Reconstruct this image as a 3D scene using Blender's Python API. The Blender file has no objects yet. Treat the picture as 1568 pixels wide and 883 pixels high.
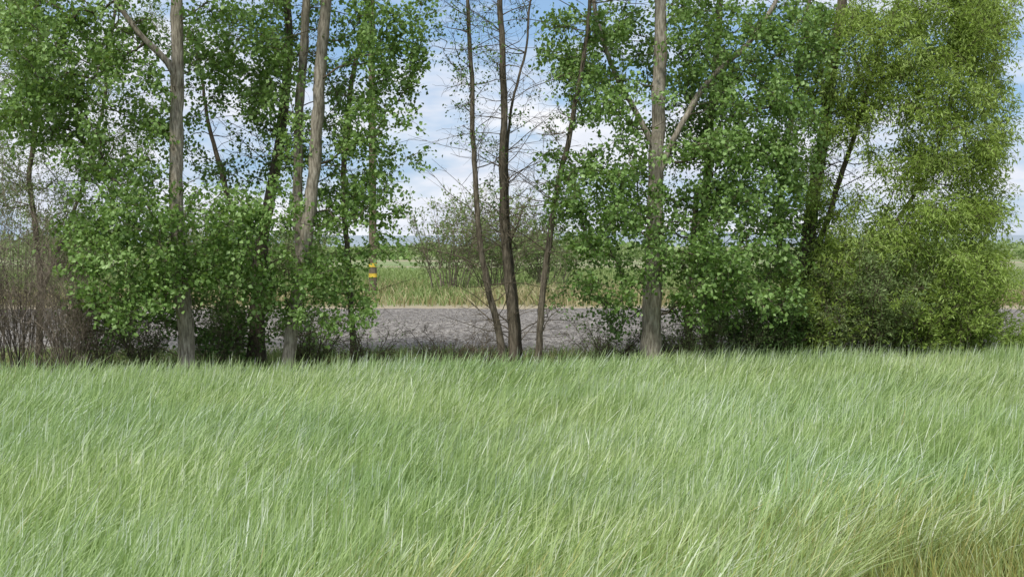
import bpy, math, numpy as np
from mathutils import Vector
rng=np.random.default_rng(7)
F=1681.0; CH=2.6; TH=math.atan(66.5/F)
def W(px,py,d):
    u=(px-784)/F; v=(441.5-py)/F
    t=d/(math.cos(TH)+v*math.sin(TH))
    return np.array([u*t,d,CH+t*(v*math.cos(TH)-math.sin(TH))])
# ---------------- scene basics
sc=bpy.context.scene
sc.view_settings.view_transform='Standard'; sc.view_settings.look='None'; sc.view_settings.exposure=0
cam=bpy.data.cameras.new('camera'); co=bpy.data.objects.new('camera',cam); sc.collection.objects.link(co)
cam.sensor_width=36; cam.lens=F/1568*36; cam.clip_end=6000; cam.clip_start=0.05
co.location=(0,0,CH); co.rotation_euler=(math.pi/2-TH,0,0); sc.camera=co
SE,SA=math.radians(52),math.radians(-158)
sd=bpy.data.lights.new('sun','SUN'); sd.energy=3.6; sd.angle=math.radians(7); sd.color=(1,0.96,0.89)
so=bpy.data.objects.new('sun',sd); sc.collection.objects.link(so)
dirv=Vector((math.cos(SE)*math.sin(SA),math.cos(SE)*math.cos(SA),math.sin(SE)))
so.rotation_euler=dirv.to_track_quat('Z','Y').to_euler()
# ---------------- node helper
class NT:
    def __init__(s,nt): s.nt=nt; nt.nodes.clear()
    def n(s,t,**k):
        nd=s.nt.nodes.new(t)
        for a,b in k.items(): setattr(nd,a,b)
        return nd
    def l(s,a,b): s.nt.links.new(a,b)
    def ramp(s,fac,stops):
        r=s.n('ShaderNodeValToRGB'); e=r.color_ramp.elements
        while len(e)<len(stops): e.new(0.5)
        for i,(p,c) in enumerate(stops):
            e[i].position=p; e[i].color=(c[0],c[1],c[2],1)
        s.l(fac,r.inputs[0]); return r.outputs[0]
    def mix(s,f,a,b,bt='MIX'):
        m=s.n('ShaderNodeMix',data_type='RGBA',blend_type=bt)
        for sock,v in ((m.inputs[0],f),(m.inputs[6],a),(m.inputs[7],b)):
            if hasattr(v,'is_linked'): s.l(v,sock)
            else: sock.default_value=v if not isinstance(v,tuple) or len(v)==4 else (*v,1)
        return m.outputs[2]
    def noise(s,vec,scale,detail=4,rough=.55):
        m=s.n('ShaderNodeTexNoise'); m.inputs['Scale'].default_value=scale; m.inputs['Detail'].default_value=detail; m.inputs['Roughness'].default_value=rough
        if vec is not None: s.l(vec,m.inputs['Vector'])
        return m.outputs['Fac']
    def mapping(s,vec,scale=(1,1,1),rot=(0,0,0),loc=(0,0,0)):
        m=s.n('ShaderNodeMapping'); m.inputs['Scale'].default_value=scale; m.inputs['Rotation'].default_value=rot; m.inputs['Location'].default_value=loc
        s.l(vec,m.inputs['Vector']); return m.outputs[0]
    def mapr(s,v,a,b,c=0,d=1):
        m=s.n('ShaderNodeMapRange'); s.l(v,m.inputs[0])
        for i,x in enumerate((a,b,c,d)): m.inputs[i+1].default_value=x
        return m.outputs[0]
    def attr(s,name):
        return s.n('ShaderNodeAttribute',attribute_name=name).outputs['Fac']
def newmat(name):
    m=bpy.data.materials.new(name); m.use_nodes=True; return m,NT(m.node_tree)
# ---------------- world
w=bpy.data.worlds.new('World'); sc.world=w; w.use_nodes=True; N=NT(w.node_tree)
sky=N.n('ShaderNodeTexSky',sky_type='NISHITA',sun_disc=False,sun_elevation=SE,sun_rotation=SA)
tc=N.n('ShaderNodeTexCoord').outputs['Generated']
mp=N.mapping(tc,(2.0,2.0,6),(0,0,0),(0.3,0,0.62))
cl=N.noise(mp,1.9,5,.6)
mp2=N.mapping(tc,(3,3,8),(0,0,0),(1.3,2,0.2)); cl2=N.noise(mp2,2.2,5,.6)
mask=N.mapr(cl,.39,.53)
ccol=N.ramp(cl2,[(.3,(6.0,6.5,7.6)),(.5,(7.7,8.0,8.7)),(.7,(9.0,9.0,9.2))])
bl=N.mix(.65,sky.outputs[0],(2.9,4.9,7.8))
out=N.mix(mask,bl,ccol)
bg=N.n('ShaderNodeBackground'); bg.inputs['Strength'].default_value=0.115; N.l(out,bg.inputs[0])
wo=N.n('ShaderNodeOutputWorld'); N.l(bg.outputs[0],wo.inputs[0])
# ---------------- materials
def leafmat(name,stops,trans=.35,tcol=(0.10,0.22,0.02),rough=.42,gl=.06,dry=None,pos=None,gcol=(.7,.9,.6,1)):
    m,N=newmat(name)
    c=N.ramp(N.attr('tint'),stops)
    if pos:
        g=N.n('ShaderNodeNewGeometry').outputs['Position']
        nz=N.mapr(N.noise(N.mapping(g,pos[0]),pos[1],2),.38,.62)
        c=N.mix(nz,c,N.mix(1.0,c,pos[2],'MULTIPLY'))
    if dry: c=N.mix(N.attr('dry'),c,N.ramp(N.attr('tint'),dry))
    p=N.n('ShaderNodeBsdfDiffuse'); N.l(c,p.inputs['Color'])
    gg=N.n('ShaderNodeBsdfGlossy'); gg.inputs['Roughness'].default_value=rough; gg.inputs['Color'].default_value=gcol
    t=N.n('ShaderNodeBsdfTranslucent'); N.l(N.mix(.5,c,tcol),t.inputs[0])
    x=N.n('ShaderNodeMixShader'); x.inputs[0].default_value=trans
    N.l(p.outputs[0],x.inputs[1]); N.l(t.outputs[0],x.inputs[2])
    z=N.n('ShaderNodeMixShader'); z.inputs[0].default_value=gl
    N.l(x.outputs[0],z.inputs[1]); N.l(gg.outputs[0],z.inputs[2])
    o=N.n('ShaderNodeOutputMaterial'); N.l(z.outputs[0],o.inputs[0]); return m
def barkmat(name,a,b,c,sc_=9,bump=.6):
    m,N=newmat(name)
    g=N.n('ShaderNodeNewGeometry').outputs['Position']
    f=N.noise(N.mapping(g,(3,3,.55)),sc_,6,.65); h=N.noise(g,1.3,3)
    col=N.ramp(f,[(.32,a),(.5,b),(.68,c)])
    col=N.mix(N.mapr(h,.35,.65,0,.6),col,N.mix(1.0,col,(.5,.5,.45),'MULTIPLY'))
    p=N.n('ShaderNodeBsdfPrincipled'); N.l(col,p.inputs['Base Color']); p.inputs['Roughness'].default_value=.9
    p.inputs['Specular IOR Level'].default_value=.15
    bp=N.n('ShaderNodeBump'); bp.inputs['Strength'].default_value=bump; bp.inputs['Distance'].default_value=.04; N.l(f,bp.inputs['Height']); N.l(bp.outputs[0],p.inputs['Normal'])
    o=N.n('ShaderNodeOutputMaterial'); N.l(p.outputs[0],o.inputs[0]); return m
def plain(name,col):
    m,N=newmat(name); p=N.n('ShaderNodeBsdfDiffuse'); g=N.n('ShaderNodeNewGeometry').outputs['Position']
    N.l(N.ramp(N.noise(g,3,2),[(.3,tuple(c*.6 for c in col)),(.7,tuple(c*1.4 for c in col))]),p.inputs[0])
    o=N.n('ShaderNodeOutputMaterial'); N.l(p.outputs[0],o.inputs[0]); return m
M_cott=leafmat('cottonwood_leaf',[(0,(.06,.11,.027)),(.5,(.165,.285,.066)),(1,(.35,.50,.19))],.40,(.35,.52,.07),.45,.03,gcol=(.8,.95,.7,1))
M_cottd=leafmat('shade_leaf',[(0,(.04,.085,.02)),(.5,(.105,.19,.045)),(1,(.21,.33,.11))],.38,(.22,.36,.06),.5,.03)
M_will=leafmat('willow_leaf',[(0,(.15,.22,.035)),(.5,(.28,.39,.08)),(1,(.44,.56,.19))],.42,(.46,.58,.10),.5,.02)
M_olive=leafmat('olive_leaf',[(0,(.10,.145,.045)),(.5,(.20,.28,.10)),(1,(.33,.40,.19))],.38,(.30,.40,.10),.5,.02)
M_bark=barkmat('pale_bark',(.12,.10,.075),(.32,.285,.23),(.52,.475,.40))
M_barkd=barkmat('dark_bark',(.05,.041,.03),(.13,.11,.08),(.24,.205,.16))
M_fine=plain('fine_twig',(.11,.092,.065))
M_twig=plain('brown_twig',(.19,.16,.125))
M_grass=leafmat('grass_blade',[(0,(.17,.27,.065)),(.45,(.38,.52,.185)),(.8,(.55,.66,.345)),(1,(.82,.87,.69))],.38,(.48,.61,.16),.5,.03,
   dry=[(0,(.17,.14,.05)),(.5,(.45,.425,.11)),(1,(.66,.57,.28))],pos=((.22,.5,1),1.0,(.93,.98,1.12)),gcol=(.95,.97,.93,1))
M_ugrass=leafmat('rough_grass',[(0,(.09,.15,.04)),(.5,(.19,.28,.085)),(1,(.31,.40,.17))],.3,(.2,.3,.06),.6,.02,
   dry=[(0,(.24,.19,.10)),(.5,(.41,.34,.19)),(1,(.56,.48,.31))])
# ---------------- mesh builder
class MB:
    def __init__(s): s.v=[];s.f=[];s.m=[];s.t=[];s.d=[];s.n=0;s.sm=[]
    def add(s,v,f,mat=0,tint=None,dry=None,smooth=False):
        s.v.append(v); s.f.append(f+s.n); s.m.append(np.full(len(f),mat,np.int32)); s.n+=len(v); s.sm.append(np.full(len(f),smooth,bool))
        s.t.append(np.full(len(v),.5) if tint is None else tint); s.d.append(np.zeros(len(v)) if dry is None else dry)
    def build(s,name,mats,parent=None):
        v=np.concatenate(s.v).astype(np.float32); f=np.concatenate(s.f).astype(np.int32)
        me=bpy.data.meshes.new(name); me.vertices.add(len(v)); me.vertices.foreach_set('co',v.ravel())
        me.loops.add(f.size); me.loops.foreach_set('vertex_index',f.ravel())
        me.polygons.add(len(f)); me.polygons.foreach_set('loop_start',np.arange(0,f.size,4,dtype=np.int32))
        for m in mats: me.materials.append(m)
        me.polygons.foreach_set('material_index',np.concatenate(s.m)); me.polygons.foreach_set('use_smooth',np.concatenate(s.sm))
        a=me.attributes.new('tint','FLOAT','POINT'); a.data.foreach_set('value',np.concatenate(s.t).astype(np.float32))
        a=me.attributes.new('dry','FLOAT','POINT'); a.data.foreach_set('value',np.concatenate(s.d).astype(np.float32))
        me.update(calc_edges=True)
        o=bpy.data.objects.new(name,me); sc.collection.objects.link(o)
        if parent: o.parent=parent
        return o
def unit(a): return a/(np.linalg.norm(a,axis=-1,keepdims=True)+1e-9)
def tubes(P,R,S):
    P=np.asarray(P,float); n,K,_=P.shape
    T=unit(np.gradient(P,axis=1)); mt=unit(P[:,-1]-P[:,0])
    ref=np.where(np.abs(mt[:,2:3])<.8,np.array([[0,0,1.]]),np.array([[1.,0,0]]))[:,None,:]
    U=unit(np.cross(T,np.broadcast_to(ref,T.shape))); V=np.cross(T,U)
    a=np.arange(S)*2*np.pi/S
    v=P[:,:,None]+R[:,:,None,None]*(np.cos(a)[:,None]*U[:,:,None]+np.sin(a)[:,None]*V[:,:,None])
    idx=np.arange(n*K*S).reshape(n,K,S)
    A=idx[:,:-1];B=idx[:,1:]
    f=np.stack([A,np.roll(A,-1,2),np.roll(B,-1,2),B],-1).reshape(-1,4)
    return v.reshape(-1,3),f
def leaves(mb,C,axis,size,wr,mat,tint,nup=.5):
    n=len(C); nor=unit(rng.normal(size=(n,3))+np.array([0,-.2,nup]))
    side=unit(np.cross(axis,nor)); nor=np.cross(side,axis)
    L=size[:,None]
    v=np.stack([C,C+axis*L*.42+side*L*wr*.5+nor*L*.10,C+axis*L,C+axis*L*.42-side*L*wr*.5+nor*L*.10],1).reshape(-1,3)
    mb.add(v,np.arange(4*n).reshape(n,4),mat,np.repeat(np.clip(tint,0,1),4))
def resample(pts,n):
    pts=np.array(pts,float); k=len(pts)
    d=np.concatenate([[0],np.cumsum(np.linalg.norm(np.diff(pts[:,:3],axis=0),axis=1))]); t=np.linspace(0,d[-1],n)
    m=np.gradient(pts,d,axis=0) if k>2 else np.repeat([(pts[1]-pts[0])/d[1]],2,0)
    i=np.clip(np.searchsorted(d,t,'right')-1,0,k-2); h=(d[i+1]-d[i])[:,None]; s=((t-d[i])/(d[i+1]-d[i]))[:,None]
    return (2*s**3-3*s**2+1)*pts[i]+(s**3-2*s**2+s)*h*m[i]+(-2*s**3+3*s**2)*pts[i+1]+(s**3-s**2)*h*m[i+1]
def tree(name,trunks,blobs,mats,leaf=dict(),dead=0,DS=2.3,rs=.85):
    lf=dict(n=90,size=.086,wr=.86,tw=6,twl=.42,mat=2,droop=.25,spread=.07,cl=26.,rise=.35); lf.update(leaf)
    mb=MB(); nodes=[]
    for tr in trunks:
        d,pl,bm=tr[:3]; dtop=tr[3] if len(tr)>3 else d
        pts=[]
        for i,(px,py,r) in enumerate(pl):
            dd=d+(dtop-d)*i/(len(pl)-1); p=W(px,py,dd)
            pts.append([*p,r*rs/F*dd])
        if tr[4] if len(tr)>4 else True:
            p0=pts[0]; p0[2]=min(p0[2],-.15) if p0[2]<1.2 else p0[2]
        n=max(12,int(np.linalg.norm(np.array(pts[-1][:3])-np.array(pts[0][:3]))/.16))
        q=resample(pts,n); q[:,3]=np.maximum(q[:,3],.006)
        q[:,:2]+=np.cumsum(rng.normal(size=(n,2))*.008,axis=0)
        if q[0,2]<.1: q[:,3]*=1+.5*np.exp(-np.maximum(q[:,2],0)/.25)
        v,f=tubes(q[None,:,:3],q[None,:,3],14)
        ax=np.repeat(q[:,:3],14,0); k=np.sin(v[:,2]*5+v[:,0]*31)*.05+rng.normal(size=len(v))*.04
        v=v+(v-ax)*k[:,None]
        mb.add(v,f,bm,smooth=True)
        for i in range(0,n,2): nodes.append(q[i,:3])
    cl=[]
    for b in blobs:
        px,py,rx,ry,d,dd,dens=b
        D=DS if py>-40 else .9
        cnt=max(2,int(round(D*dens*rx*ry/lf['cl']**2*(.8+dd))))
        u=unit(rng.normal(size=(cnt,3)))*rng.uniform(0.1,1,(cnt,1))**.5*1.18
        for k in u: cl.append(W(px+k[0]*rx,py+k[1]*ry,d+k[2]*dd))
    cl=np.array([c for c in cl if c[2]>.15])
    nd=np.array(nodes); dist=np.array([np.min(np.linalg.norm(nd-c,axis=1)) for c in cl]); cl=cl[np.argsort(dist)]
    cap=len(nodes)+len(cl)*4; A=np.zeros((cap,3)); A[:len(nodes)]=nd; cnt=len(nodes); base=cnt
    parent=np.full(cap,-1); count=np.zeros(cap); paths=[]
    for c in cl:
        df=A[:cnt]-c; hd=np.linalg.norm(df[:,:2],axis=1)
        cost=np.linalg.norm(df,axis=1)+.9*np.maximum(0,df[:,2]+lf['rise']*hd)
        j=int(np.argmin(cost)); p0=A[j]; L=np.linalg.norm(c-p0)
        t=np.linspace(0,1,5)[:,None]; P=p0+(c-p0)*t
        P[:,2]+=(np.sin(t[:,0]*np.pi))*L*rng.uniform(-.08,.10); P[1:4]+=rng.normal(size=(3,3))*L*.045
        prev=j;ids=[j]
        for k in range(1,5):
            A[cnt]=P[k]; parent[cnt]=prev; prev=cnt; ids.append(cnt); cnt+=1
        paths.append(ids); k=prev
        while k>=base: count[k]+=1; k=parent[k]
    R=.0048*np.maximum(count,1)**.43
    PP=np.array([A[i] for i in paths]); RR=np.array([[R[i[1]]]+[R[k] for k in i[1:]] for i in paths])
    v,f=tubes(PP,RR,5); mb.add(v,f,1,smooth=True)
    nt=lf['tw']; C=np.repeat(PP[:,-1],nt,0); out=unit(np.repeat(PP[:,-1]-PP[:,-3],nt,0))
    D=unit(rng.normal(size=C.shape)+out*.7+np.array([0,0,.15])); Ln=lf['twl']*rng.uniform(.5,1.25,(len(C),1))
    st=C-np.repeat(PP[:,-1]-PP[:,-3],nt,0)*rng.uniform(0,1,(len(C),1))
    t=np.array([0,.35,.7,1.])
    TW=st[:,None]+D[:,None]*Ln[:,None]*t[None,:,None]; TW[:,:,2]-=lf['droop']*(Ln*t[None]**2)*rng.uniform(.4,1.4,(len(C),1))
    TW[:,1:]+=rng.normal(size=TW[:,1:].shape)*.02
    fm=len(mats); mats=list(mats)+[M_fine]
    v,f=tubes(TW,np.broadcast_to(np.array([.0042,.0034,.0026,.0016]),(len(C),4)),3); mb.add(v,f,fm)
    per=max(1,lf['n']//nt); ctint=np.repeat(rng.normal(0,.21,len(PP)),nt)
    s=rng.uniform(.12,1,(len(C),per))*3; i0=np.minimum(s.astype(int),2); fr=(s-i0)[...,None]; ar=np.arange(len(C))[:,None]
    Lp=TW[ar,i0]*(1-fr)+TW[ar,i0+1]*fr; Lp=Lp.reshape(-1,3)+rng.normal(size=(len(C)*per,3))*lf['spread']
    ax=unit(np.repeat(D,per,0)*.5+rng.normal(size=Lp.shape)*.7+np.array([0,0,-.35-lf['droop']*.6]))
    tint=np.repeat(ctint,per)+rng.normal(.5,.24,len(Lp))
    leaves(mb,Lp,ax,lf['size']*rng.uniform(.55,1.3,len(Lp)),lf['wr'],lf['mat'],tint)
    if dead:
        ar=rng.integers(0,base,dead); p0=A[ar]; az=rng.uniform(0,2*np.pi,dead); L=rng.uniform(.5,1.9,(dead,1))
        D=np.stack([np.cos(az),np.sin(az),rng.uniform(-.15,.9,dead)],1)
        t=np.linspace(0,1,6); P=p0[:,None]+D[:,None]*L[:,None]*t[None,:,None]; P[:,:,2]-=(L*t[None]**2)*.35*rng.uniform(-.6,1,(dead,1))
        P[:,1:]+=np.cumsum(rng.normal(size=P[:,1:].shape)*.035,1)
        v,f=tubes(P,np.linspace(.010,.003,6)[None]*rng.uniform(.5,1.4,(dead,1)),4); mb.add(v,f,fm)
        Q0=P[:,2:5].repeat(2,1).reshape(-1,3); n2=len(Q0)
        D2=unit(rng.normal(size=(n2,3))+np.repeat(D,6,0)*.8); L2=rng.uniform(.15,.6,(n2,1)); t=np.linspace(0,1,4)
        P2=Q0[:,None]+D2[:,None]*L2[:,None]*t[None,:,None]; P2[:,1:]+=rng.normal(size=P2[:,1:].shape)*.02
        v,f=tubes(P2,np.broadcast_to(np.linspace(.004,.0018,4),(n2,4)),3); mb.add(v,f,fm)
    return mb.build(name,mats)
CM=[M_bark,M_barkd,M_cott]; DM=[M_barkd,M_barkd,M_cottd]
# --- left cottonwood
tree('cottonwood_tree',[
 (20.6,[(287,560,15),(284,450,14),(279,330,12.5),(277,200,12),(279,100,11),(277,0,10),(270,-150,7),(262,-330,3)],0),
 (20.6,[(276,135,7),(255,95,6),(222,60,5),(188,15,4.5),(150,-60,4),(110,-200,2)],0,20.0,False)],
 [(60,40,90,70,20.8,1.4,1.0),(120,110,100,50,20.6,1.4,.9),(160,50,60,50,20.6,1.2,.8),(60,170,80,55,21,1.2,1.0),(150,210,80,45,20.6,1.2,.9),
  (180,280,70,40,20.2,1.1,.9),(220,350,70,40,20,1.2,1.1),(180,410,75,50,20.1,1.,1.1),(215,455,70,35,20,.8,.9),(335,60,45,60,20.6,1.,.8),(330,330,60,45,20,.9,1.1),
  (345,395,60,40,19.9,.8,1.1),(150,345,60,35,20.3,1,1.),(225,180,40,60,20.6,.9,.7),(320,140,30,50,20.8,1,.7),(285,380,36,50,19.8,.5,.6),(280,460,30,30,19.8,.5,.4),(200,-80,170,70,20.6,2,.9),(250,-210,150,70,20.6,2,.6),(265,-310,80,50,20.6,1.2,.6)],CM,dict(n=90),dead=25)
# --- pale trunk cottonwood, centre left
tree('cottonwood_tree',[
 (21.0,[(436,560,11.5),(452,450,11.5),(466,360,11.5),(478,250,11),(488,130,10.5),(499,0,9.5),(506,-150,6),(510,-320,3)],0),
 (21.7,[(462,420,9),(455,330,9),(457,200,8),(466,60,7.5),(474,-80,6),(480,-260,3)],0,22,False)],
 [(400,50,55,60,21.8,1.1,.9),(420,110,40,50,21.8,1.1,.8),(555,50,50,60,21.3,1.2,1.0),(600,90,50,60,21.4,1.1,1.),(570,180,55,50,21.2,1.1,.9),(632,40,32,50,21.5,1,.7),
  (400,150,45,45,21.8,1,.8),(550,260,50,40,21.2,.9,.95),(590,318,50,32,21,.8,1.),(530,350,45,40,20.9,.9,1.),(400,330,55,35,20.6,.9,1.1),(380,400,60,45,20.4,.9,1.1),
  (510,420,38,45,20.8,.9,1.1),(480,475,70,35,20.6,.8,.9),(545,470,36,32,21,.7,.8),(450,420,36,40,20.5,.5,.7),(610,240,30,40,21.4,.8,.5),(435,220,30,50,21.6,.9,.6),(430,290,22,40,20.6,.5,.5),(595,375,30,14,21,.6,.7),(480,-90,150,70,21.3,2,.9),(500,-220,120,70,21.3,1.6,.6),(505,-320,60,40,21.3,1,.6)],CM,dict(n=90),dead=25)
# --- dark trunk behind
tree('shade_tree',[
 (22.6,[(392,560,15),(393,470,14),(398,380,11),(412,280,10),(425,200,9),(433,100,8),(430,-40,6),(425,-200,3)],0),
 (22.6,[(395,440,8),(370,360,6),(340,280,5),(318,200,3.5),(300,100,2)],0,23.4,False),
 (24,[(545,560,6),(535,400,5),(528,250,5),(540,120,4.5),(560,20,4),(570,-120,2)],0)],
 [(350,250,60,40,23,1.2,.7),(300,220,40,50,23,1,.5),(430,210,60,40,23.2,1.2,.9),(380,120,60,50,23,1.2,.9),(330,440,60,50,22.6,1,1.1),(390,490,60,45,22.4,1,1.),
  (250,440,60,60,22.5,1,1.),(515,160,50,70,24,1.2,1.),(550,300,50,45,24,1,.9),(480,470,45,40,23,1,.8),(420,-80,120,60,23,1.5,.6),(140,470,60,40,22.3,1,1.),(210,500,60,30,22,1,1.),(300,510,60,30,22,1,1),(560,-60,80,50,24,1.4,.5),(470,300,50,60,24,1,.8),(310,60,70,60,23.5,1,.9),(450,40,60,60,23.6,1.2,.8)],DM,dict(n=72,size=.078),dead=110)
# --- left thin willow behind
tree('willow_tree',[(24,[(60,565,6),(66,420,5),(50,280,4.5),(70,120,4),(60,0,3),(50,-150,2)],0),(24,[(64,450,4),(110,330,3),(150,200,3),(170,60,3),(190,-60,2)],0,24.5,False)],
 [(30,100,70,90,24,1.4,1.1),(120,150,90,80,24,1.4,1.),(10,240,60,70,24,1,1.6),(120,270,60,50,24,1,1.3),(60,10,90,60,24,1.4,1.),(60,330,80,55,24,1,1.2),(200,240,50,60,24,1,1.),(240,60,60,80,24,1,.8),(70,-100,100,70,24,1.5,.5)],[M_barkd,M_barkd,M_olive],dict(n=120,size=.09,wr=.3,tw=8,twl=.55,droop=.4,cl=34),dead=60)
# --- centre slender multi stem tree
tree('slender_tree',[
 (21.8,[(787,560,9),(782,480,9),(772,400,8),(767,280,6.5),(769,140,6),(766,20,5),(762,-120,4),(765,-260,2)],0),
 (21.6,[(776,560,7),(760,490,6.5),(744,420,5.5),(733,330,5),(724,220,4.5),(721,90,4),(716,-30,3),(712,-160,2)],0),
 (22.0,[(800,560,5),(792,470,5),(783,380,4),(778,280,3),(784,180,2.5),(812,60,2),(820,-60,1.5)],0),
 (21.5,[(818,560,6.5),(826,470,6),(838,380,5.5),(856,270,5),(876,190,4.5),(893,110,4),(906,20,3.5),(912,-100,2)],0)],
 [(720,130,40,90,21.7,.8,.45),(760,40,60,50,21.8,.8,.55),(700,50,40,50,21.7,.8,.6),(820,180,30,70,21.8,.7,.35),(870,150,40,60,21.6,.8,.7),(770,220,50,40,21.8,.8,.25),(700,220,30,30,21.6,.6,.35),
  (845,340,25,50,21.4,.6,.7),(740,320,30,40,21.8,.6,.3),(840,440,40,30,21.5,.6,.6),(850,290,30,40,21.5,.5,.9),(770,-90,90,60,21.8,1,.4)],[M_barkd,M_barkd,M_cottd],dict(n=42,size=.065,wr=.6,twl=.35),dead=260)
# --- right cottonwood
tree('cottonwood_tree',[
 (22.0,[(997,560,18),(997,450,17),(999,350,15),(1003,230,13),(1007,120,12),(1011,0,10.5),(1012,-150,7),(1015,-330,3)],0),
 (22.0,[(1001,225,6),(978,180,5),(945,120,4.5),(920,50,4),(903,-40,3.5),(890,-150,2)],0,21.9,False),
 (22.0,[(1005,275,6),(1045,190,5.5),(1095,115,5),(1150,65,4.5),(1190,0,3.5),(1230,-100,2)],0,21.9,False)],
 [(880,60,50,60,22,1.1,1.),(940,40,50,50,22.3,1.1,1.),(900,130,45,45,21.9,1,.9),(945,160,45,50,21.8,1.1,1.),(1075,60,55,60,22.2,1.2,.95),(1130,60,60,50,22,1.2,.95),(1040,20,35,35,22.2,.9,.8),
  (1090,150,65,45,21.9,1.2,1.),(1170,150,70,50,21.8,1.1,1.),(945,240,50,40,21.6,1,1.),(1075,230,65,40,21.6,1.1,1.),(1150,240,80,45,21.6,1.1,1.1),(900,300,60,45,21.4,.9,1.1),
  (965,320,65,40,21.4,1,1.),(1090,310,80,40,21.3,1,1.15),(1190,310,60,40,21.7,.9,1.),(920,370,60,40,21.3,.9,1.1),(1030,395,65,35,21.2,.8,1.05),(1110,380,80,40,21.2,1,1.15),
  (1180,380,50,40,21.5,.9,1.),(1130,440,90,35,21.2,.9,1.05),(930,430,60,30,21.2,.7,.8),(1060,460,45,30,21.3,.7,.7),(850,260,35,40,21.6,.7,.8),(1220,60,50,60,22,1,.9),(1230,200,40,60,22,1,.9),
  (1010,-90,190,70,22,2,.9),(1010,-220,150,70,22,2,.6),(1010,-320,70,50,22,1.2,.6)],CM,dict(n=90),dead=25)
tree('shade_tree',[
 (24,[(1088,560,11),(1084,470,10),(1075,380,9),(1082,270,8),(1090,150,7),(1098,30,6),(1105,-120,3)],0),
 (23.6,[(1060,560,8),(1055,480,7),(1062,380,6),(1070,290,5)],0)],
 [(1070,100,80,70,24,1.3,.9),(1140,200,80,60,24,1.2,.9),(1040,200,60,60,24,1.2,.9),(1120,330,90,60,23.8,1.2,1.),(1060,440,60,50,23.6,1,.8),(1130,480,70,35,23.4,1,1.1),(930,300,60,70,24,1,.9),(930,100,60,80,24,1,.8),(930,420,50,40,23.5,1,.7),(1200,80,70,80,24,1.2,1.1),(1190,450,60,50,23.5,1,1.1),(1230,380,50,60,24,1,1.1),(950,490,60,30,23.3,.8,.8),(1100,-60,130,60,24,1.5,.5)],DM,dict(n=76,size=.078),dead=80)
# --- right willow
tree('willow_tree',[
 (24.2,[(1212,560,13),(1222,460,13),(1238,360,12),(1256,240,11),(1268,150,10),(1284,50,9),(1298,-60,7),(1310,-250,3)],0),
 (24.2,[(1225,440,7),(1262,350,5.5),(1300,230,4.5),(1335,120,3.5),(1370,20,3),(1400,-120,2)],0,24.6,False),
 (24.2,[(1222,470,6),(1290,410,5),(1370,340,4),(1430,240,3.2),(1465,120,2.6),(1485,0,2)],0,25.0,False),
 (24.4,[(1218,520,7),(1200,430,6),(1195,330,5),(1205,220,4.5),(1222,120,4),(1240,0,3)],0,24.4,False)],
 [(1280,60,60,60,24,1.3,1.),(1360,50,80,60,24,1.5,1.1),(1440,50,75,70,24,1.5,1.3),(1495,90,50,80,24.2,1.2,1.3),(1500,20,50,60,24.2,1.2,1.3),(1420,140,90,55,23.8,1.6,1.1),(1340,150,65,50,24,1.3,1.2),(1300,180,40,40,23.6,1,.9),(1460,220,75,60,24,1.5,1.1),
  (1390,250,70,40,23.8,1.3,1.1),(1500,300,35,70,24.3,1.1,1.15),(1440,320,80,50,23.7,1.5,1.1),(1320,300,50,20,24,1.2,.4),(1360,375,80,45,23.6,1.3,1.2),(1450,400,80,45,23.6,1.5,1.2),(1250,300,50,60,24,1.1,.9),
  (1270,400,60,40,23.6,1.1,1.),(1240,180,40,60,24.2,1.1,.9),(1490,400,45,50,24,1,1.1),(1525,200,22,90,24.3,.9,1.1),(1515,340,18,60,24.3,.8,.9),(1400,-80,150,70,24,2,1.),(1480,-50,80,50,24,1.4,1.),(1340,-200,120,70,24,1.8,.6),(1320,-280,60,40,24,1,.6)],
 [M_barkd,M_barkd,M_will],dict(n=160,size=.115,wr=.30,tw=9,twl=.5,droop=.45,spread=.08,cl=34,rise=.2),dead=170,DS=3.9)
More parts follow.
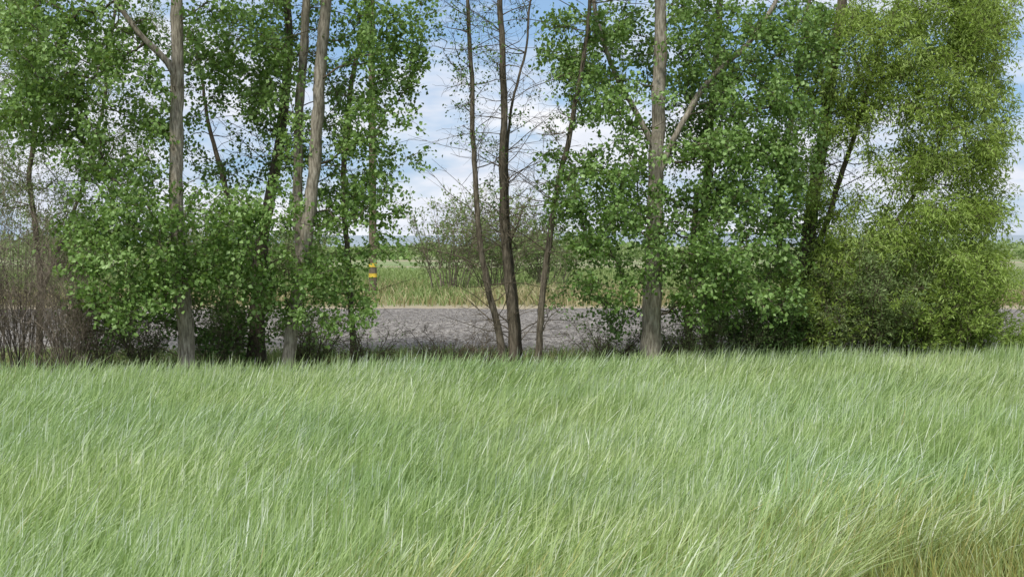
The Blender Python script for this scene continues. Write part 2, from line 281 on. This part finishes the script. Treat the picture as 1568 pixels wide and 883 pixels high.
# ---------------- shrubs
def shrub(name,base,h,spread,ns,mats,nl=0,size=.05,wr=.5,side=9,r0=.012,mat=1,up=1.):
    mb=MB(); bx,by=base
    az=rng.uniform(0,2*np.pi,ns); o=rng.uniform(0,.35,ns)*spread
    B=np.stack([bx+np.cos(az)*o,by+np.sin(az)*o,np.full(ns,-.05)],1)
    az2=az+rng.normal(0,.6,ns); H=h*rng.uniform(.45,1.05,ns); sp=spread*rng.uniform(.1,1,ns)
    K=8; t=np.linspace(0,1,K)
    P=np.zeros((ns,K,3)); P[:,:,0]=B[:,0:1]+np.cos(az2)[:,None]*sp[:,None]*t**1.3; P[:,:,1]=B[:,1:2]+np.sin(az2)[:,None]*sp[:,None]*t**1.3
    P[:,:,2]=B[:,2:3]+H[:,None]*(t**.9); P[:,1:]+=np.cumsum(rng.normal(size=(ns,K-1,3))*.02*h/2,1)
    v,f=tubes(P,np.linspace(r0,r0*.2,K)[None]*rng.uniform(.6,1.3,(ns,1)),4); mb.add(v,f,0)
    def subs(P,cnt,L,r,lo=.25):
        n,K,_=P.shape; s=rng.uniform(lo,1,(n,cnt))*(K-1.001); i=s.astype(int); fr=(s-i)[...,None]; ar=np.arange(n)[:,None]
        q=(P[ar,i]*(1-fr)+P[ar,i+1]*fr).reshape(-1,3); T=unit((P[ar,i+1]-P[ar,i])).reshape(-1,3)
        D=unit(T*.9+rng.normal(size=T.shape)*.75+np.array([0,0,.25*up])); LL=L*rng.uniform(.4,1.2,(len(q),1)); t=np.linspace(0,1,4)
        Q=q[:,None]+D[:,None]*LL[:,None]*t[None,:,None]; Q[:,1:]+=rng.normal(size=Q[:,1:].shape)*L*.05
        v,f=tubes(Q,np.broadcast_to(np.linspace(r,r*.4,4),(len(q),4)),3); mb.add(v,f,0); return Q,D
    Q,D=subs(P,side,h*.28,r0*.4); Q2,D2=subs(Q,4,h*.12,r0*.25,.2)
    if nl:
        n=len(Q2); s=rng.uniform(.1,1,(n,nl))*2.999; i=s.astype(int); fr=(s-i)[...,None]; ar=np.arange(n)[:,None]
        C=(Q2[ar,i]*(1-fr)+Q2[ar,i+1]*fr).reshape(-1,3)+rng.normal(size=(n*nl,3))*.03
        ax=unit(np.repeat(D2,nl,0)+rng.normal(size=C.shape)*.7)
        leaves(mb,C,ax,size*rng.uniform(.6,1.3,len(C)),wr,mat,rng.normal(.5,.22,len(C)))
    return mb.build(name,mats)
def gx(px,d): return (px-784)/F*d
TB=[M_twig,M_olive]
for px,d,h,s,n,nl in [(30,21,3.9,1.1,38,0),(100,20.6,2.6,.9,34,0),(-30,20.5,3.4,1.,26,1),(150,21.4,1.8,.8,30,2),(215,22,1.4,.8,30,2),(340,22,1.5,.8,30,3)]:
    shrub('bare_shrub',(gx(px,d),d),h,s,n,TB,nl)
for px,d,h,s,n,nl in [(470,22.3,1.3,.8,30,3),(560,22.6,.9,.8,20,1),(690,22.8,.9,1.1,20,0),(735,22.4,.8,.8,16,0),(930,23,1.0,.9,26,1),(1040,22.8,1.2,.9,35,2),(1120,22.8,1.3,1.,40,3)]:
    shrub('twiggy_brush',(gx(px,d),d),h,s,n,[M_fine,M_olive],nl,up=-.6)
for px,d,h,s,n,nl,m in [(1250,23.2,1.9,1.1,50,6,M_will),(1330,22.9,2.4,1.2,55,7,M_olive),(1415,22.9,2.3,1.2,60,9,M_will),(1480,23.2,2.0,1.0,50,9,M_will),(1180,23,1.4,1.,40,5,M_cottd),(1570,24,.9,.8,24,5,M_will)]:
    shrub('willow_shrub',(gx(px,d),d),h,s,n,[M_fine,m],nl,size=.09,wr=.34)
for px,d,h,s,n,nl in [(690,58,4.8,2.8,26,2),(760,60,5.4,3.0,30,3),(835,62,4.0,3.,26,3),(300,60,5,3.,40,4),(120,62,4.5,3.,40,4),(1330,66,3.2,3.,50,5),(450,66,4,3,40,4)]:
    shrub('roadside_shrub',(gx(px,d),d),h,s,n,TB,nl,size=.19,wr=.5,side=11,r0=.03)
# ---------------- blades
def sn(x,y,sc_,seed):
    r=np.random.default_rng(seed); o=0
    for k in range(7):
        a=r.uniform(0,2*np.pi); fq=sc_*r.uniform(.6,2.2); o=o+np.sin((x*np.cos(a)+y*np.sin(a))*fq+r.uniform(0,6.28))
    return o/7*1.6
def blades(name,x,y,h,wd,lean,az,tint,dry,mat,K=4,z0=-.02,tipc=0.,mb=None):
    n=len(x); t=np.linspace(0,1,K)
    off=(lean*h)[:,None]*t**1.8; z=z0+h[:,None]*(t-.28*np.minimum(lean,1.4)[:,None]*t**2.2)
    X=x[:,None]+np.cos(az)[:,None]*off; Y=y[:,None]+np.sin(az)[:,None]*off
    wa=rng.uniform(0,np.pi,n); wa=np.where(np.abs(np.sin(wa))>.8,wa*.4,wa); ww=wd[:,None]*(np.array([.8,1,.75,.08]) if K==4 else np.array([.9,1,.1]))*.5
    wx=np.cos(wa)[:,None]*ww; wy=np.sin(wa)[:,None]*ww
    v=np.stack([np.stack([X-wx,Y-wy,z],-1),np.stack([X+wx,Y+wy,z],-1)],2).reshape(-1,3)
    i=(np.arange(n)*2*K)[:,None]+np.arange(K-1)[None]*2
    f=np.stack([i,i+1,i+3,i+2],-1).reshape(-1,4)
    own=mb is None
    if own: mb=MB()
    tt=(tint[:,None]+(t-.6)*tipc); mb.add(v,f,0,np.clip(np.repeat(tt.ravel(),2),0,1),np.clip(np.repeat(dry,2*K),0,1))  # tipc darkens roots and lightens tips, painting shade into gaps between blades
    return mb.build(name,[mat]) if own else None
fm_=MB()
n=190000
y=5.6+(24.5-5.6)*rng.uniform(0,1,n)**1.08; hw=.56*y+1.5; x=rng.uniform(-1,1,n)*hw
far=18.9+.21*(x+9)+.4*sn(x,y*0,.9,3); near=5.6+np.clip((x-1.0)/1.8,0,1)*2.75+.18*sn(x,y*0,3,9)
k=(y<far)&(y>near); x=x[k];y=y[k];near=near[k]; n=len(x)
h=.57+.07*sn(x,y,.9,11)+.05*sn(x,y,6,12)+rng.normal(0,.09,n)
lean=.42+.16*sn(x,y,1.1,5)+.12*sn(x,y,4,6)+rng.normal(0,.22,n); lean=np.clip(lean,.03,1.4)
az=.1+.3*sn(x,y,.8,8)+rng.normal(0,.6,n)
tint=.43+.11*sn(x,y*.6,1.3,21)+.07*sn(x,y,6,12)+rng.normal(0,.22,n); tint=np.where(rng.uniform(size=n)<.07,.96,tint)  # scattered near-white blades paint the field's whitish sheen into the colour
dr=np.clip(1-(y-near)/2.2,0,1)*np.clip((x-.8)/2,0,1)*.7+np.clip(1-(y-6.6)/1.4,0,1)*np.exp(-((x+.2)/1.)**2)*.7
dry=np.where(rng.uniform(size=n)<.04+dr*.4,.4+.6*rng.uniform(size=n),dr*.45)
dry=np.where((rng.uniform(size=n)<.9)&(dr<.05),.10*rng.uniform(size=n)+.12*np.clip(sn(x,y,.7,31),0,1),dry)
wd=.0065+.0005*y+rng.uniform(0,.004,n)
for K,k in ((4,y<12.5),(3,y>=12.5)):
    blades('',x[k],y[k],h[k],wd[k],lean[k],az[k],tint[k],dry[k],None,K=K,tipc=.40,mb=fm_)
# shorter stalks where the near edge of the stand thins out
n=14000; x=rng.uniform(1.0,7,n); y=rng.uniform(6.2,9.2,n); g_=rng.uniform(size=n)
blades('',x,y,.2+rng.uniform(0,.34,n),.006+rng.uniform(0,.004,n),rng.uniform(.02,.5,n),rng.uniform(0,6.28,n),np.where(g_<.5,rng.normal(.18,.2,n),rng.normal(.4,.25,n)),np.where(g_<.5,.95,.3),None,mb=fm_,tipc=.3)
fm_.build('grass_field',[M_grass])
n=26000; y=rng.uniform(18.8,26.,n); x=rng.uniform(-1,1,n)*(.52*y+2)
k=y>18.9+.17*(x+9); x=x[k];y=y[k];n=len(x)
blades('undergrowth_grass',x,y,.2+.08*sn(x,y,1,41)+rng.uniform(0,.2,n),.012+rng.uniform(0,.008,n),rng.uniform(.1,1,n),rng.uniform(0,6.28,n),rng.normal(.45,.25,n),np.where(rng.uniform(size=n)<.25,.8,.05),M_ugrass)
n=60000; y=45.5+3*rng.uniform(0,1,n)+rng.uniform(0,1,n)**1.4*60; x=rng.uniform(-1,1,n)*(.52*y+4)
d_=np.clip(1.0-(y-45)/20+.7*sn(x,y,.25,52)-np.where((x>-5)&(x<6),.2,0),0,1)
k=rng.uniform(size=n)<np.clip(.3+(y-45.5)/4+.5*sn(x,y,.8,77),0,1); x=x[k];y=y[k];d_=d_[k];n=len(x)
blades('roadside_grass',x,y,.4+.3*sn(x,y,.4,51)+rng.uniform(0,.45,n),.035+rng.uniform(0,.035,n),rng.uniform(.1,.9,n),rng.uniform(0,6.28,n),rng.normal(.5,.28,n),np.where(rng.uniform(size=n)<d_,.9,.15),M_ugrass)
# ---------------- ground / road / hills
def gridmesh(name,xs,ys,zf,mat):
    X,Y=np.meshgrid(xs,ys); Z=zf(X,Y); v=np.stack([X,Y,Z],-1).reshape(-1,3); nx=len(xs); i=np.arange(len(ys)-1)[:,None]*nx+np.arange(nx-1)
    f=np.stack([i,i+1,i+nx+1,i+nx],-1).reshape(-1,4); mb=MB(); mb.add(v,f,0,smooth=True); return mb.build(name,[mat])
def groundmat():
    m,N=newmat('soil_and_grass'); g=N.n('ShaderNodeNewGeometry').outputs['Position']
    s=N.n('ShaderNodeSeparateXYZ'); N.l(g,s.inputs[0])
    n1=N.noise(g,6,8,.7); n2=N.noise(N.mapping(g,(.3,1,1)),.12,5)
    soil=N.ramp(n1,[(.3,(.07,.055,.03)),(.5,(.13,.105,.06)),(.7,(.20,.18,.09))])
    green=N.ramp(n1,[(.3,(.13,.18,.07)),(.55,(.21,.28,.12)),(.75,(.32,.36,.18))]); tan=N.ramp(n1,[(.3,(.24,.20,.14)),(.7,(.44,.38,.27))])
    farc=N.mix(N.mapr(n2,.45,.62),green,tan)
    c=N.mix(N.mapr(s.outputs[1],24,27),soil,tan); c=N.mix(N.mapr(s.outputs[1],46,52),c,farc)
    p=N.n('ShaderNodeBsdfPrincipled'); N.l(c,p.inputs['Base Color']); p.inputs['Roughness'].default_value=.95; p.inputs['Specular IOR Level'].default_value=.1
    o=N.n('ShaderNodeOutputMaterial'); N.l(p.outputs[0],o.inputs[0]); return m
xs=np.concatenate([[-3000,-1000,-300,-120],np.linspace(-60,60,41),[120,300,1000,3000]]); ys=np.concatenate([[-200,-50],np.linspace(-10,100,56),[150,300,700,1500,3000]])
gridmesh('ground',xs,ys,lambda X,Y:0*X,groundmat())
def roadmat():
    m,N=newmat('gravelly_asphalt'); g=N.n('ShaderNodeNewGeometry').outputs['Position']
    a=N.noise(N.mapping(g,(1,.35,1)),6,6,.9); b=N.noise(N.mapping(g,(.15,.8,1)),.7,5)
    c=N.ramp(a,[(.41,(.085,.077,.07)),(.5,(.20,.185,.17)),(.59,(.36,.335,.305))])
    c=N.mix(N.mapr(b,.42,.62,0,.5),c,(.165,.155,.145))
    p=N.n('ShaderNodeBsdfDiffuse'); N.l(c,p.inputs['Color'])
    o=N.n('ShaderNodeOutputMaterial'); N.l(p.outputs[0],o.inputs[0]); return m
rx=np.linspace(-120,120,481); e0=26.+.25*sn(rx,0*rx,1.5,61); e1=44.8+.9*sn(rx,0*rx,.9,62)+.3*sn(rx,0*rx,4,64)
ts=np.linspace(0,1,7)[:,None]; Y=e0+(e1-e0)*ts; Z=np.repeat(.004+.10*np.sin(np.pi*ts),481,1); v=np.stack([np.repeat(rx[None],7,0),Y,Z],-1).reshape(-1,3)
i=np.arange(6)[:,None]*481+np.arange(480); f=np.stack([i,i+1,i+482,i+481],-1).reshape(-1,4); mb=MB(); mb.add(v,f,0,smooth=True); mb.build('road',[roadmat()])
# loose stones scattered over the gravelly surface (small tent-shaped chips)
n=6000; sx=rng.uniform(-22,22,n); sy=rng.uniform(26.8,44,n); sz=rng.uniform(.015,.045,n); zz=.10*np.sin(np.pi*np.clip((sy-26)/18.8,0,1))
oc=np.array([[1,0,0],[0,1,0],[-1,0,0],[0,-1,0],[0,0,.8],[.3,0,.8]]); V=oc[None]*sz[:,None,None]*rng.uniform(.7,1.3,(n,6,1))+np.stack([sx,sy,zz+.004],-1)[:,None]
q=np.arange(n)*6
f=np.concatenate([np.stack([q+2,q+3,q+5,q+4],1),np.stack([q+0,q+1,q+4,q+5],1)])
mb=MB(); mb.add(V.reshape(-1,3),f,0); mb.build('gravel',[plain('stone',(.27,.25,.225))])
def simple(name,col,rough=.9):
    m,N=newmat(name); g=N.n('ShaderNodeNewGeometry').outputs['Position']; f=N.noise(g,3,5)
    p=N.n('ShaderNodeBsdfPrincipled'); N.l(N.ramp(f,[(.3,tuple(c*.75 for c in col)),(.7,tuple(min(1,c*1.2) for c in col))]),p.inputs['Base Color']); p.inputs['Roughness'].default_value=rough
    o=N.n('ShaderNodeOutputMaterial'); N.l(p.outputs[0],o.inputs[0]); return m
hx=np.linspace(-2500,2500,200); hy=np.array([1700,1900,2100,2300.])
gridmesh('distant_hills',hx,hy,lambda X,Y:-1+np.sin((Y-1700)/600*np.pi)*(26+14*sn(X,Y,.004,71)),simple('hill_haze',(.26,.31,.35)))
mb=MB(); n=20000; x=rng.uniform(-170,170,n); yy=rng.uniform(190,215,n); hh=np.clip(2.6+2.2*sn(x,0*x,.12,81)+1.2*sn(x,0*x,.6,82),.4,9)
C=np.stack([x,yy,hh*rng.uniform(0,1,n)**.7],1); leaves(mb,C,unit(rng.normal(size=(n,3))),rng.uniform(.5,1.1,n),.8,0,rng.normal(.6,.2,n)); mb.build('distant_trees',[M_olive])
# ---------------- utility pole
pole=bpy.data.objects.new('utility_pole',None); sc.collection.objects.link(pole)
pd=54.; px_=gx(571,pd)
def part(name,P,R,S,mat):
    mb=MB(); P=np.array(P,float)[None]; R=np.array(R,float)[None]; v,f=tubes(P,R,S); mb.add(v,f,0,smooth=True); return mb.build(name,[mat],pole)
wood=barkmat('pole_wood',(.08,.065,.045),(.16,.13,.09),(.25,.21,.15))
part('shaft',[(px_,pd,z) for z in np.linspace(-.1,18,12)],np.linspace(.20,.14,12),14,wood)
ye=simple('marker_yellow',(.66,.47,.05),.8)
for k,z in enumerate((1.02,1.52)):
    part('marker_%d'%k,[(px_,pd,z),(px_,pd,z+.19)],[.208,.208],14,ye)
porc=simple('porcelain',(.5,.48,.45),.2)
for k,z in enumerate((16.2,17.6)):
    part('crossarm_%d'%k,[(px_-1.3,pd-.22,z),(px_,pd-.22,z),(px_+1.3,pd-.22,z)],[.07]*3,6,wood)
    for j,ox in enumerate((-1.2,-.6,.6,1.2)):
        part('insulator_%d_%d'%(k,j),[(px_+ox,pd-.22,z+.07),(px_+ox,pd-.22,z+.14),(px_+ox,pd-.22,z+.22)],[.03,.06,.02],8,porc)
